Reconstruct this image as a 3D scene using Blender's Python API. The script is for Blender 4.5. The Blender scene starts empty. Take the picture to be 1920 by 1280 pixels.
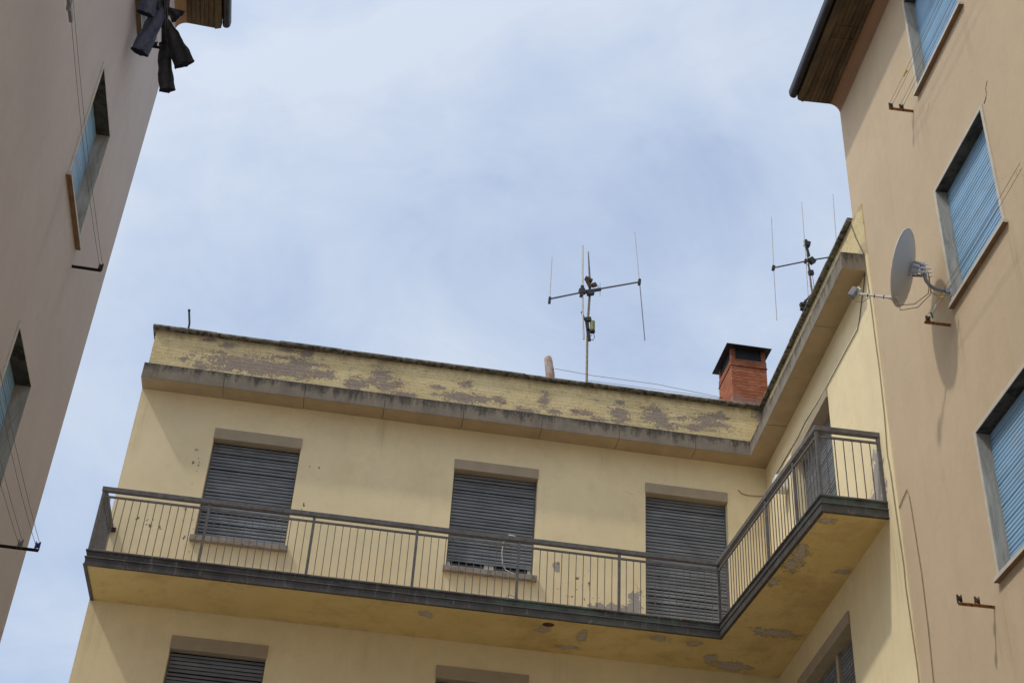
import bpy, bmesh, math, random
from mathutils import Vector, Matrix, noise as mnoise
random.seed(7)
S = bpy.context.scene
COL = S.collection

# ------------------------------------------------------------------ camera
yaw, pitch, roll = -0.11870272, 0.6280854, 0.06492206
fwd = Vector((-math.sin(yaw)*math.cos(pitch), math.cos(yaw)*math.cos(pitch), math.sin(pitch)))
rt = Vector((math.cos(yaw), math.sin(yaw), 0)); upv = rt.cross(fwd)
r2 = rt*math.cos(roll) + upv*math.sin(roll); u2 = -rt*math.sin(roll) + upv*math.cos(roll)
cam = bpy.data.cameras.new('camera'); co = bpy.data.objects.new('camera', cam); COL.objects.link(co)
M = Matrix((r2, u2, -fwd)).transposed().to_4x4(); M.translation = Vector((0, 0, 1.6))
co.matrix_world = M
cam.lens = 49.34; cam.sensor_width = 36; cam.sensor_fit = 'HORIZONTAL'
cam.clip_start = 0.05; cam.clip_end = 2000
S.camera = co

# ------------------------------------------------------------------ world, sun, exposure
SUN = Vector((-0.532, -0.205, 0.821)).normalized()
W = bpy.data.worlds.new('World'); S.world = W; W.use_nodes = True
wt = W.node_tree; wt.nodes.clear()
def wn(t, **kw):
    n = wt.nodes.new(t)
    for k, v in kw.items(): setattr(n, k, v)
    return n
sky = wn('ShaderNodeTexSky', sky_type='NISHITA'); sky.sun_disc = False
sky.sun_elevation = math.asin(SUN.z); sky.sun_rotation = math.atan2(SUN.x, SUN.y) % (2*math.pi)
tc = wn('ShaderNodeTexCoord')
mp = wn('ShaderNodeMapping'); mp.inputs['Scale'].default_value = (1.0, 1.0, 1.5); mp.inputs['Rotation'].default_value = (0.3, 0.5, 0.9)
wt.links.new(tc.outputs['Generated'], mp.inputs['Vector'])
n1 = wn('ShaderNodeTexNoise'); n1.inputs['Scale'].default_value = 2.6; n1.inputs['Detail'].default_value = 7; n1.inputs['Roughness'].default_value = .5; n1.inputs['Distortion'].default_value = .7
n2 = wn('ShaderNodeTexNoise'); n2.inputs['Scale'].default_value = 6.5; n2.inputs['Detail'].default_value = 9; n2.inputs['Roughness'].default_value = .62; n2.inputs['Distortion'].default_value = .5
wt.links.new(mp.outputs[0], n1.inputs['Vector']); wt.links.new(mp.outputs[0], n2.inputs['Vector'])
CLOUDS = [((0.072, 0.751, 0.822), 0.16, 0.070), ((-0.018, 0.827, 0.738), 0.12, 0.02), ((0.207, 0.749, 0.812), 0.15, 0.077), ((0.305, 0.825, 0.708), 0.12, 0.121), ((0.152, 0.882, 0.672), 0.12, 0.088), ((-0.118, 0.934, 0.561), 0.12, 0.033), ((0.298, 0.792, 0.748), 0.11, -0.190), ((0.280, 0.862, 0.670), 0.06, -0.066), ((0.160, 0.811, 0.758), 0.16, -0.055), ((0.048, 0.860, 0.705), 0.13, -0.044), ((-0.071, 0.880, 0.661), 0.12, -0.055), ((0.317, 0.703, 0.825), 0.09, 0.044), ((0.004, 0.788, 0.782), 0.08, 0.044), ((0.257, 0.863, 0.676), 0.05, -0.055)]
# broad cloud masses: bright veils and thin lavender gaps, their edges torn by the noise
wv = wn('ShaderNodeVectorMath', operation='MULTIPLY_ADD'); wv.inputs[1].default_value = (.16, .16, .16)
nv = wn('ShaderNodeTexNoise'); nv.inputs['Scale'].default_value = 4.5; nv.inputs['Detail'].default_value = 6
wt.links.new(mp.outputs[0], nv.inputs['Vector'])
wt.links.new(nv.outputs['Color'], wv.inputs[0]); wt.links.new(tc.outputs['Generated'], wv.inputs[2])
acc = None
for az_el, rad, amp in CLOUDS:
    d_ = wn('ShaderNodeVectorMath', operation='DISTANCE'); d_.inputs[1].default_value = az_el
    wt.links.new(wv.outputs[0], d_.inputs[0])
    mr_ = wn('ShaderNodeMapRange', interpolation_type='SMOOTHERSTEP'); mr_.inputs['From Min'].default_value = rad; mr_.inputs['From Max'].default_value = 0
    mr_.inputs['To Min'].default_value = 0; mr_.inputs['To Max'].default_value = amp
    wt.links.new(d_.outputs['Value'], mr_.inputs['Value'])
    if acc is None: acc = mr_.outputs[0]
    else:
        ad = wn('ShaderNodeMath', operation='ADD'); wt.links.new(acc, ad.inputs[0]); wt.links.new(mr_.outputs[0], ad.inputs[1]); acc = ad.outputs[0]
mx0 = wn('ShaderNodeMath', operation='MULTIPLY_ADD'); mx0.inputs[1].default_value = 0.55
wt.links.new(n2.outputs['Fac'], mx0.inputs[0]); wt.links.new(n1.outputs['Fac'], mx0.inputs[2])
cr = wn('ShaderNodeValToRGB')
cr.color_ramp.elements[0].position = .60; cr.color_ramp.elements[0].color = (4.75, 5.85, 8.1, 1)
cr.color_ramp.elements[1].position = .93; cr.color_ramp.elements[1].color = (7.2, 8.05, 9.4, 1)
e = cr.color_ramp.elements.new(.735); e.color = (5.75, 6.85, 8.8, 1)
ad = wn('ShaderNodeMath', operation='ADD'); wt.links.new(acc, ad.inputs[0]); wt.links.new(mx0.outputs[0], ad.inputs[1]); wt.links.new(ad.outputs[0], cr.inputs[0])
mix = wn('ShaderNodeMixRGB'); mix.inputs[0].default_value = .86
wt.links.new(sky.outputs[0], mix.inputs[1]); wt.links.new(cr.outputs[0], mix.inputs[2])
# thin-cloud glow around the unseen sun, added to raise the soft fill light
dp = wn('ShaderNodeVectorMath', operation='DOT_PRODUCT'); dp.inputs[1].default_value = SUN
wt.links.new(tc.outputs['Generated'], dp.inputs[0])
pw = wn('ShaderNodeMath', operation='POWER'); pw.inputs[1].default_value = 5.0; pw.use_clamp = False
mxx = wn('ShaderNodeMath', operation='MAXIMUM'); mxx.inputs[1].default_value = 0.0
wt.links.new(dp.outputs['Value'], mxx.inputs[0]); wt.links.new(mxx.outputs[0], pw.inputs[0])
gl = wn('ShaderNodeMixRGB', blend_type='ADD'); gl.inputs[2].default_value = (13, 12.7, 12.1, 1)
wt.links.new(pw.outputs[0], gl.inputs[0]); wt.links.new(mix.outputs[0], gl.inputs[1]); mix = gl
bg = wn('ShaderNodeBackground'); bg.inputs['Strength'].default_value = .1
wo = wn('ShaderNodeOutputWorld')
wt.links.new(mix.outputs[0], bg.inputs[0]); wt.links.new(bg.outputs[0], wo.inputs[0])
sl = bpy.data.lights.new('sun', 'SUN'); sl.energy = 1.7; sl.angle = math.radians(2.6); sl.color = (1, .93, .82)
so = bpy.data.objects.new('sun', sl); COL.objects.link(so); so.location = (-20, -10, 40)
so.rotation_euler = (-SUN).to_track_quat('-Z', 'Y').to_euler()
S.view_settings.view_transform = 'Standard'; S.view_settings.look = 'None'
S.view_settings.exposure = 0; S.view_settings.gamma = 1

# ------------------------------------------------------------------ wall frames (u along the wall, o out of it, z up)
aW, aT, aL = -0.0436427, -0.03367671, 0.01369593
def frame(K, d, n): return lambda u, o, z: Vector((K[0]+d[0]*u+n[0]*o, K[1]+d[1]*u+n[1]*o, z))
Fm = frame((0, 19.27), (1, 0), (0, -1))
dW = (-math.sin(aW), math.cos(aW)); nW = (-dW[1], dW[0])
Fw = frame((6.665, 19.27), (-dW[0], -dW[1]), nW)
dT = (-math.sin(aT), math.cos(aT)); nT = (-dT[1], dT[0])
Ft = frame((6.4453, 13.8952), (-dT[0], -dT[1]), nT)
dL = (-math.sin(aL), math.cos(aL)); nL = (dL[1], -dL[0])
Fl = frame((-3.5625, 14.903), (-dL[0], -dL[1]), nL)
Fx = lambda x, y, z: Vector((x, y, z))

# ------------------------------------------------------------------ mesh builder
class MB:
    def __init__(s): s.v = []; s.f = []; s.m = []
    def poly(s, pts, m=0):
        i = len(s.v); s.v += [Vector(p) for p in pts]; s.f.append(list(range(i, i+len(pts)))); s.m.append(m)
    def quad(s, F, u0, u1, o, z0, z1, m=0):
        s.poly([F(u0, o, z0), F(u1, o, z0), F(u1, o, z1), F(u0, o, z1)], m)
    def box(s, F, u0, u1, o0, o1, z0, z1, m=0, mb=None):
        i = len(s.v)
        s.v += [F(u, o, z) for z in (z0, z1) for (u, o) in ((u0, o0), (u1, o0), (u1, o1), (u0, o1))]
        for k, q in enumerate([(0, 1, 2, 3), (4, 5, 6, 7), (0, 1, 5, 4), (1, 2, 6, 5), (2, 3, 7, 6), (3, 0, 4, 7)]):
            s.f.append([i+a for a in q]); s.m.append(mb if (k == 0 and mb is not None) else m)
    def bar(s, a, b, w, h, m=0, up=(0, 0, 1)):
        a = Vector(a); b = Vector(b); d = (b-a).normalized(); upq = Vector(up)
        if abs(d.dot(upq)) > .95: upq = Vector((0, 1, 0))
        x = d.cross(upq).normalized(); y = x.cross(d)
        i = len(s.v)
        for p in (a, b):
            for cx, cy in ((-1, -1), (1, -1), (1, 1), (-1, 1)): s.v.append(p + x*cx*w/2 + y*cy*h/2)
        for q in [(0, 1, 2, 3), (4, 5, 6, 7), (0, 1, 5, 4), (1, 2, 6, 5), (2, 3, 7, 6), (3, 0, 4, 7)]:
            s.f.append([i+a_ for a_ in q]); s.m.append(m)
    def tube(s, pts, r, n=8, m=0, flat=None, ref=(0, 0, 1), caps=True, jit=0.0, lens=False):
        P = [Vector(p) for p in pts]; k = len(P)
        R = r if isinstance(r, (list, tuple)) else [r]*k
        Q = flat if flat else R
        i0 = len(s.v); x = None
        for j in range(k):
            t = (P[min(j+1, k-1)] - P[max(j-1, 0)]).normalized()
            if x is None:
                rf = Vector(ref)
                if abs(t.dot(rf)) > .95: rf = Vector((0, 1, 0)) if abs(t.y) < .9 else Vector((1, 0, 0))
                x = (rf - t*rf.dot(t)).normalized()
            else: x = (x - t*x.dot(t)).normalized()
            y = t.cross(x)
            for a in range(n):
                an = 2*math.pi*a/n
                sn = math.sin(an); cs_ = math.cos(an)
                if lens: sn = math.copysign(abs(sn)**1.5, sn)
                p = P[j] + x*cs_*R[j] + y*sn*Q[j]
                if lens: p += y*(.014*math.sin(5*cs_+j*.2)+.006*math.sin(11*cs_+j*.45))*min(1, j/4)
                if jit: p += Vector(mnoise.noise_vector(p*9))*jit
                s.v.append(p)
        for j in range(k-1):
            for a in range(n):
                b = (a+1) % n
                s.f.append([i0+j*n+a, i0+j*n+b, i0+(j+1)*n+b, i0+(j+1)*n+a]); s.m.append(m)
        if caps:
            s.f.append([i0+a for a in range(n)][::-1]); s.m.append(m)
            s.f.append([i0+(k-1)*n+a for a in range(n)]); s.m.append(m)
    def sweep(s, prof, path, closed_prof=True, m=0, mats=None, caps=True):
        """prof: [(o,z)], path: list of (point2d, miter2d)"""
        i0 = len(s.v); n = len(prof)
        for (p, mt) in path:
            for o, z in prof: s.v.append(Vector((p[0]+mt[0]*o, p[1]+mt[1]*o, z)))
        for j in range(len(path)-1):
            for a in range(n if closed_prof else n-1):
                b = (a+1) % n
                s.f.append([i0+j*n+a, i0+j*n+b, i0+(j+1)*n+b, i0+(j+1)*n+a]); s.m.append(mats[a] if mats else m)
        if caps and closed_prof:
            s.f.append([i0+a for a in range(n)]); s.m.append(m)
            s.f.append([i0+(len(path)-1)*n+a for a in range(n)][::-1]); s.m.append(m)
    def build(s, name, mats, parent=None, bevel=0, smooth=False, base=None):
        if not isinstance(mats, (list, tuple)): mats = [mats]
        off = Vector(parent_base(parent)) if parent else Vector(base or (0, 0, 0))
        me = bpy.data.meshes.new(name)
        me.from_pydata([v-off for v in s.v], [], s.f)
        for mt in mats: me.materials.append(mt)
        for p, mi in zip(me.polygons, s.m): p.material_index = mi; p.use_smooth = smooth
        bm = bmesh.new(); bm.from_mesh(me); bmesh.ops.recalc_face_normals(bm, faces=bm.faces); bm.to_mesh(me); bm.free()
        o = bpy.data.objects.new(name, me); COL.objects.link(o)
        if parent: o.parent = parent
        else: o.location = off
        if bevel:
            b = o.modifiers.new('bevel', 'BEVEL'); b.width = bevel; b.segments = 2; b.limit_method = 'ANGLE'; b.angle_limit = math.radians(40)
        return o
def parent_base(o):
    p = Vector((0, 0, 0))
    while o: p += o.location; o = o.parent
    return p
def thing(name, label, cat, loc, group=None):
    o = bpy.data.objects.new(name, None); COL.objects.link(o); o.location = loc; o.empty_display_size = .2
    return tag(o, label, cat, group)
def tag(o, label, cat, group=None):
    o['label'] = label; o['category'] = cat
    if group: o['group'] = group
    return o
def copy_part(o, loc):
    c = o.copy(); COL.objects.link(c); c.parent = o.parent; c.location = loc
    return c
def mpath(pts):
    """miter vectors for an open 2-D path; offset to the right-hand side (dir x up)"""
    out = []; n = len(pts)
    nor = []
    for a, b in zip(pts, pts[1:]):
        d = Vector((b[0]-a[0], b[1]-a[1])).normalized(); nor.append(Vector((d.y, -d.x)))
    for i, p in enumerate(pts):
        if i == 0: m = nor[0]
        elif i == n-1: m = nor[-1]
        else:
            m = (nor[i-1]+nor[i]); m = m/m.dot(nor[i])
        out.append((p, m))
    return out

# ------------------------------------------------------------------ materials
class NT:
    def __init__(s, name):
        s.m = bpy.data.materials.new(name); s.m.use_nodes = True; s.t = s.m.node_tree
        s.b = s.t.nodes['Principled BSDF']; s.pos = s.n('ShaderNodeNewGeometry').outputs['Position']
    def n(s, t, ins=None, **props):
        nd = s.t.nodes.new(t)
        for k, v in props.items(): setattr(nd, k, v)
        for k, v in (ins or {}).items():
            sk = nd.inputs[k]
            if isinstance(v, bpy.types.NodeSocket): s.t.links.new(v, sk)
            else: sk.default_value = v
        return nd
    def math(s, op, a, b=None, c=None, clamp=False):
        ins = {0: a}
        if b is not None: ins[1] = b
        if c is not None: ins[2] = c
        nd = s.n('ShaderNodeMath', ins, operation=op); nd.use_clamp = clamp
        return nd.outputs[0]
    def noise(s, scale, detail=4, rough=.55, stretch=None, dist=0, off=None):
        v = s.pos
        if stretch or off:
            v = s.n('ShaderNodeMapping', {'Vector': s.pos, 'Scale': stretch or (1, 1, 1), 'Location': off or (0, 0, 0)}).outputs[0]
        return s.n('ShaderNodeTexNoise', {'Vector': v, 'Scale': scale, 'Detail': detail, 'Roughness': rough, 'Distortion': dist}).outputs['Fac']
    def ramp(s, f, a, b, ca=0, cb=1):
        return s.n('ShaderNodeMapRange', {'Value': f, 'From Min': a, 'From Max': b, 'To Min': ca, 'To Max': cb}).outputs[0]
    def mix(s, f, a, b, mode='MIX'):
        c = lambda x: (x[0], x[1], x[2], 1) if isinstance(x, (tuple, list)) else x
        return s.n('ShaderNodeMixRGB', {0: f, 1: c(a), 2: c(b)}, blend_type=mode).outputs[0]
    def zones(s, zs):
        """soft ellipsoids [(x,y,z,rx,ry,rz)] -> 1 in the middle, 0 at the rim, negative beyond"""
        cur = None
        for (x, y, z, a, b, c) in zs:
            v = s.n('ShaderNodeVectorMath', {0: s.pos, 1: (-x, -y, -z)}, operation='ADD').outputs[0]
            v = s.n('ShaderNodeVectorMath', {0: v, 1: (1/a, 1/b, 1/c)}, operation='MULTIPLY').outputs[0]
            l = s.n('ShaderNodeVectorMath', {0: v}, operation='LENGTH').outputs['Value']
            cur = l if cur is None else s.math('MINIMUM', cur, l)
        return s.math('SUBTRACT', 1.0, cur)
    def sep(s):
        return s.n('ShaderNodeSeparateXYZ', {0: s.pos}).outputs
    def out(s, col, rough=.85, bump=None, bstr=.3, bdist=.01, metal=0, spec=.3):
        for k, v in (('Base Color', col), ('Roughness', rough), ('Metallic', metal), ('Specular IOR Level', spec)):
            if isinstance(v, bpy.types.NodeSocket): s.t.links.new(v, s.b.inputs[k])
            elif k == 'Base Color': s.b.inputs[k].default_value = (v[0], v[1], v[2], 1)
            else: s.b.inputs[k].default_value = v
        if bump is not None:
            bn = s.n('ShaderNodeBump', {'Height': bump, 'Strength': bstr, 'Distance': bdist})
            s.t.links.new(bn.outputs[0], s.b.inputs['Normal'])
        return s.m
def simple(name, c, rough=.6, var=.12, scale=8, bump=.0, metal=0, spec=.4, stretch=None, dark=None, dthr=.62):
    m = NT(name); f = m.noise(scale, 5, .6, stretch)
    lo = tuple(x*(1-var) for x in c); hi = tuple(min(1, x*(1+var)) for x in c)
    col = m.mix(m.ramp(f, .3, .7), lo, hi)
    if dark:
        g = m.noise(scale*1.7, 6, .65, stretch, off=(3, 7, 1)); col = m.mix(m.ramp(g, dthr-.06, dthr+.08), col, dark)
    return m.out(col, rough, m.noise(scale*8, 3) if bump else None, bump, .004, metal, spec)
def plaster(name, c, stain=(.8, .78, .74), chips=None, damp=None, grain=90, mott=.07, runs=None):
    m = NT(name)
    f = m.noise(.55, 5, .55); g = m.noise(2.6, 5, .6, (1, 1, .7)); h = m.noise(9, 4, .6)
    lo = tuple(x*(1-mott) for x in c); hi = tuple(min(1, x*(1+mott)) for x in c)
    col = m.mix(m.ramp(f, .35, .65), lo, hi)
    col = m.mix(m.ramp(g, .5, .8, 0, .5), col, tuple(a*b for a, b in zip(c, stain)))
    col = m.mix(m.ramp(h, .4, .75, 0, .16), col, tuple(x*.72 for x in c))
    run = m.noise(1.0, 5, .6, (5.5, 5.5, .25)); col = m.mix(m.ramp(run, .56, .78, 0, .3), col, tuple(a*b*.92 for a, b in zip(c, stain)))
    hair = m.n('ShaderNodeTexVoronoi', {'Vector': m.n('ShaderNodeVectorMath', {0: m.pos, 1: m.n('ShaderNodeVectorMath', {0: m.n('ShaderNodeTexNoise', {'Vector': m.pos, 'Scale': 2.2, 'Detail': 6}).outputs['Color'], 1: (.5, .5, .5)}, operation='MULTIPLY').outputs[0]}, operation='ADD').outputs[0], 'Scale': .38}, feature='DISTANCE_TO_EDGE').outputs['Distance']
    hm = m.math('MULTIPLY', m.ramp(hair, .0018, .0, 0, .5), m.ramp(m.noise(.5, 3, off=(8, 2, 5)), .52, .60))
    col = m.mix(hm, col, tuple(x*.5 for x in c))
    pat = m.noise(.42, 2, .4, off=(3, 9, 4)); col = m.mix(m.ramp(pat, .565, .575, 0, .07), col, tuple(min(1, x*1.25) for x in c))
    if runs:
        zz = m.math('MAXIMUM', m.zones(runs), 0.0); st = m.noise(1.0, 5, .65, (17, 17, .5))
        col = m.mix(m.math('MULTIPLY', zz, m.ramp(st, .42, .70, 0, .5)), col, tuple(a*b for a, b in zip(c, (.50, .46, .41))))
    height = m.math('ADD', m.noise(grain, 3), m.math('MULTIPLY', m.noise(14, 3), .8))
    if damp:
        z = m.zones(damp); k = m.math('ADD', z, m.math('MULTIPLY', m.math('SUBTRACT', m.noise(9, 6, .65), .5), 2.6))
        col = m.mix(m.ramp(k, .05, .14), col, m.mix(m.noise(16, 5), (.33, .30, .275), (.45, .42, .385)))
        height = m.math('SUBTRACT', height, m.ramp(k, .05, .14))
    if chips:
        z = m.math('MAXIMUM', m.zones(chips), -1.0); k = m.math('ADD', m.math('MULTIPLY', m.math('SUBTRACT', z, .2), .13), m.noise(11, 4, .6, (1.25, 1.25, .8)))
        e = m.ramp(k, .675, .70); col = m.mix(e, col, (.20, .155, .105)); height = m.math('SUBTRACT', height, e)
    return m.out(col, .92, height, .35, .006, 0, .2)

chipz = [(x, 19.27, z, a*1.3, .6, b*1.3) for x, z, a, b in [(-2.5, 12.6, .16, .42), (-2.4, 11.5, .22, .5), (-.72, 11.95, .13, .42), (-.66, 12.63, .11, .28), (3.6, 11.3, .5, .4), (3.25, 11.57, .1, .14), (-3.0, 11.5, .4, .2)]]
dampz = [(x, 19.27, z, a*1.15, .5, b*1.2) for x, z, a, b in [(4.11, 10.86, .42, .14), (4.45, 10.95, .12, .34), (3.49, 10.84, .11, .07), (3.22, 11.55, .05, .10)]] + \
        [(6.46, 14.42, 10.82, .4, .22, .42), (6.45, 14.62, 10.55, .4, .42, .2)]
YEL = (.855, .73, .465)
yruns = [(x, 19.27, z, .16, .4, h) for x, z, h in [(-2.33, 10.95, .45), (-.91, 10.95, .5), (1.48, 10.95, .4), (2.9, 10.95, .5), (-3.4, 9.6, .9), (.4, 9.75, .5), (3.3, 9.8, .5), (-3.45, 13.3, .9), (.3, 13.55, .4), (3.9, 13.55, .4)]] + [(6.45, 14.2, 9.6, .4, .25, .9)]
M_yellow = plaster('yellow plaster', YEL, (.86, .82, .74), chipz, dampz, runs=yruns)
TAN = (.575, .452, .305)
def runs_on(F, pts): return [(*F(u, 0, z), a, a, h) for u, z, a, h in pts]
truns = runs_on(Ft, [(2.22, 14.3, .13, .65), (3.68, 14.35, .14, .6), (2.22, 10.95, .12, .6), (3.68, 10.95, .14, .6), (2.22, 7.5, .13, .6), (1.98, 7.5, .06, .45), (2.05, 10.9, .06, .5), (1.98, 14.4, .06, .45)])
M_tan = plaster('tan plaster', TAN, (.9, .88, .84), None, None, 70, .05, runs=truns)
M_tanL = plaster('beige plaster', (.565, .502, .465), (.86, .86, .86), None, None, 70, .05, runs=[(*Fl(u, 0, z), .14, .14, .8) for u, z in ((1.9, 11.0), (3.05, 11.0), (1.9, 7.6), (1.75, 11.0))])

def mk_parapet():
    m = NT('peeling painted brick')
    PE = [(-2.09,14.5,.76,.19),(-1.23,14.55,.46,.21),(-1.65,14.5,.53,.17),(-1.07,14.85,.13,.10),(-3.03,14.45,.12,.07),(-2.74,14.34,.12,.09),(-2.36,14.83,.14,.05),(-2.68,14.9,.1,.04),(-1.41,14.9,.13,.05),(.17,14.63,.2,.2),(.3,14.47,.23,.13),(-.22,14.41,.2,.13),(.05,14.5,.1,.08),(1.11,14.56,.12,.06),(1.59,14.68,.11,.07),(1.56,14.43,.36,.11),(1.87,14.42,.2,.09),(2.14,14.46,.12,.08),(2.9,14.56,.11,.15),(3.09,14.38,.13,.06),(3.43,14.45,.09,.07),(3.63,14.42,.12,.06),(4.19,14.51,.18,.19),(4.21,14.72,.09,.06),(4.81,14.56,.24,.2),(4.95,14.42,.25,.13),(5.22,14.59,.13,.06),(5.73,14.57,.32,.17),(5.87,14.7,.2,.1),(5.45,14.42,.2,.08),(6.66,14.88,.13,.2),(-.83,14.52,.24,.11),(.6,14.33,.22,.06),(2.59,14.34,.2,.06),(3.81,14.34,.2,.05)]
    z = m.math('MAXIMUM', m.zones([(a, 19.27, b, c*1.05, .6, d*1.05) for a, b, c, d in PE]), -.95)
    X = m.sep(); u = m.math('SUBTRACT', X[0], X[1])
    bv = m.n('ShaderNodeCombineXYZ', {0: u, 1: X[2], 2: 0.0}).outputs[0]
    br = m.n('ShaderNodeTexBrick', {'Vector': bv, 'Color1': (.0, .0, .0, 1), 'Color2': (1, 1, 1, 1), 'Mortar': (.5, .5, .5, 1), 'Scale': 1.0, 'Mortar Size': .007, 'Mortar Smooth': .5, 'Bias': 0.0, 'Brick Width': .25, 'Row Height': .066})
    brc, brf = br.outputs['Color'], br.outputs['Fac']
    big = m.noise(7, 6, .62, (1, 1, 2.0)); fine = m.noise(26, 5, .6, (1, 1, 1.8))
    k = m.math('MULTIPLY_ADD', m.math('SUBTRACT', big, .5), 2.4, z)
    k = m.math('MULTIPLY_ADD', m.math('SUBTRACT', fine, .5), 3.3, k)
    k = m.math('MULTIPLY_ADD', m.math('SUBTRACT', brc, .5), .62, k)
    k = m.math('MULTIPLY_ADD', brf, -.25, k)
    peel = m.ramp(k, .10, .15)
    bare = m.mix(m.noise(18, 5), (.27, .215, .17), (.42, .35, .285))
    bare = m.mix(m.math('MULTIPLY', brf, .35), bare, (.17, .145, .13))
    bare = m.mix(m.math('MULTIPLY', m.ramp(m.noise(3.0, 3, .5, off=(5, 1, 3)), .60, .70), m.ramp(brc, .35, .6)), bare, (.30, .105, .075))
    yel = m.mix(m.ramp(m.noise(1.3, 5), .35, .65), (.68, .55, .29), (.78, .65, .37))
    yel = m.mix(m.ramp(m.noise(6, 6, .65), .48, .78, 0, .55), yel, (.46, .37, .2))
    yel = m.mix(m.ramp(brf, .2, 1, 0, .16), yel, (.38, .3, .17))
    crk = m.noise(3.2, 6, .7, (2.2, 2.2, 13)); yel = m.mix(m.ramp(crk, .585, .65, 0, .75), yel, (.30, .235, .14))
    spk = m.noise(34, 4, .6, (1, 1, 1.7)); yel = m.mix(m.ramp(spk, .615, .66, 0, .8), yel, (.22, .165, .1))
    col = m.mix(peel, yel, bare)
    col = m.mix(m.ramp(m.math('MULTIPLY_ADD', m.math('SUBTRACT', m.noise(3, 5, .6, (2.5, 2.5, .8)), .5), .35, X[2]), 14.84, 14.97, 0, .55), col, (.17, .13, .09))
    h = m.math('MULTIPLY_ADD', peel, -1.0, m.math('MULTIPLY', m.noise(22, 5), .9)); h = m.math('MULTIPLY_ADD', brf, -.6, h)
    return m.out(col, .93, h, .7, .010, 0, .2)
M_parapet = mk_parapet()

def mk_concrete(name, c, zt, zb, side=False):
    m = NT(name); X = m.sep()
    f = m.noise(3, 6, .6); col = m.mix(m.ramp(f, .3, .7), tuple(x*.84 for x in c), tuple(x*1.14 for x in c))
    st = m.math('MULTIPLY_ADD', m.math('SUBTRACT', m.noise(20, 6, .7), .5), .5, m.noise(1.0, 6, .72, (8, 8, 1.1))); hh = m.ramp(X[2], zb, zt)
    k = m.math('MULTIPLY_ADD', hh, .40, st)
    col = m.mix(m.ramp(k, .66, .88, 0, .88), col, (.055, .05, .043))
    st2 = m.noise(1.0, 5, .6, (4.2, 4.2, .2), off=(2, 5, 0)); col = m.mix(m.ramp(st2, .58, .72, 0, .55), col, (.12, .108, .092))
    lt = m.noise(5, 5, .6, (3, 3, .6), off=(9, 0, 0)); col = m.mix(m.ramp(lt, .6, .8, 0, .35), col, (.42, .41, .38))
    return m.out(col, .93, m.math('ADD', m.noise(60, 4), m.noise(12, 4)), .4, .006, 0, .2)
M_cornice = mk_concrete('stained concrete', (.24, .208, .162), 14.09, 13.80)
M_corn_under = simple('ochre washed concrete', (.44, .34, .215), .95, .1, 3, .2, spec=.15, stretch=(1, 1, 1))
M_coping = simple('weathered coping', (.20, .185, .15), .95, .35, 7, .5, spec=.15, dark=(.06, .052, .035), dthr=.52)
M_lintel = simple('rendered lintel', (.40, .335, .245), .95, .08, 5, .4, spec=.15)
M_coverstrip = simple('tan cover strip', (.50, .41, .29), .8, .08, 6)
M_sill = simple('grey sill stone', (.33, .29, .24), .9, .15, 9, .4, spec=.2, dark=(.13, .115, .1), dthr=.6)
def mk_soffit():
    m = NT('flaking ochre ceiling paint')
    SO = [(1.23,18.45,.13,.1),(2.93,18.50,.1,.14),(3.36,19.02,.2,.08),(3.5,18.56,.08,.24),(4.6,18.34,.14,.1),(5.11,18.39,.11,.1),(5.89,19.02,.31,.16),(5.48,18.87,.09,.19),(6.18,17.75,.34,.13),(5.86,17.71,.12,.1),(5.71,15.39,.11,.19),(5.72,15.73,.12,.17),(5.68,15.21,.08,.1),(6.40,15.71,.11,.08),(5.74,14.47,.12,.08),(5.62,16.23,.08,.12)]
    z = m.math('MAXIMUM', m.zones([(a, b, 10.13, c*1.1, d*1.1, .4) for a, b, c, d in SO]), -1.2)
    k = m.math('MULTIPLY_ADD', m.math('SUBTRACT', m.noise(6, 7, .72), .5), 3.0, z); k = m.math('MULTIPLY_ADD', m.math('SUBTRACT', m.noise(27, 6, .7), .5), 2.2, k)
    f = m.noise(1.2, 5, .6); col = m.mix(m.ramp(f, .3, .7), (.70, .52, .215), (.78, .60, .285))
    g = m.noise(3.5, 6, .65, off=(4, 4, 4)); col = m.mix(m.ramp(g, .52, .75, 0, .5), col, (.50, .33, .14))
    e = m.ramp(k, .22, .30); rim = m.math('MULTIPLY', m.ramp(k, .02, .22), m.math('SUBTRACT', 1.0, e)); bare = m.mix(m.noise(13, 5), (.40, .335, .27), (.62, .55, .47))
    col = m.mix(m.math('MULTIPLY', rim, .45), col, (.30, .18, .07)); col = m.mix(e, col, bare)
    dmp = m.noise(.9, 6, .65, off=(2, 2, 2)); col = m.mix(m.ramp(dmp, .52, .62, 0, .35), col, (.42, .26, .11))
    col = m.mix(m.ramp(m.zones([(2.97, 18.33, 10.13, .11, .09, .3)]), .1, .3), col, (.12, .05, .03))
    ck = m.noise(9, 6, .7, (1, 1, 1), 1.2, (2, 8, 0)); col = m.mix(m.ramp(ck, .69, .72, 0, .8), col, (.2, .12, .05))
    return m.out(col, .95, m.math('MULTIPLY_ADD', e, -1.4, m.noise(25, 4)), .8, .014, 0, .15)
M_soffit = mk_soffit()
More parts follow.
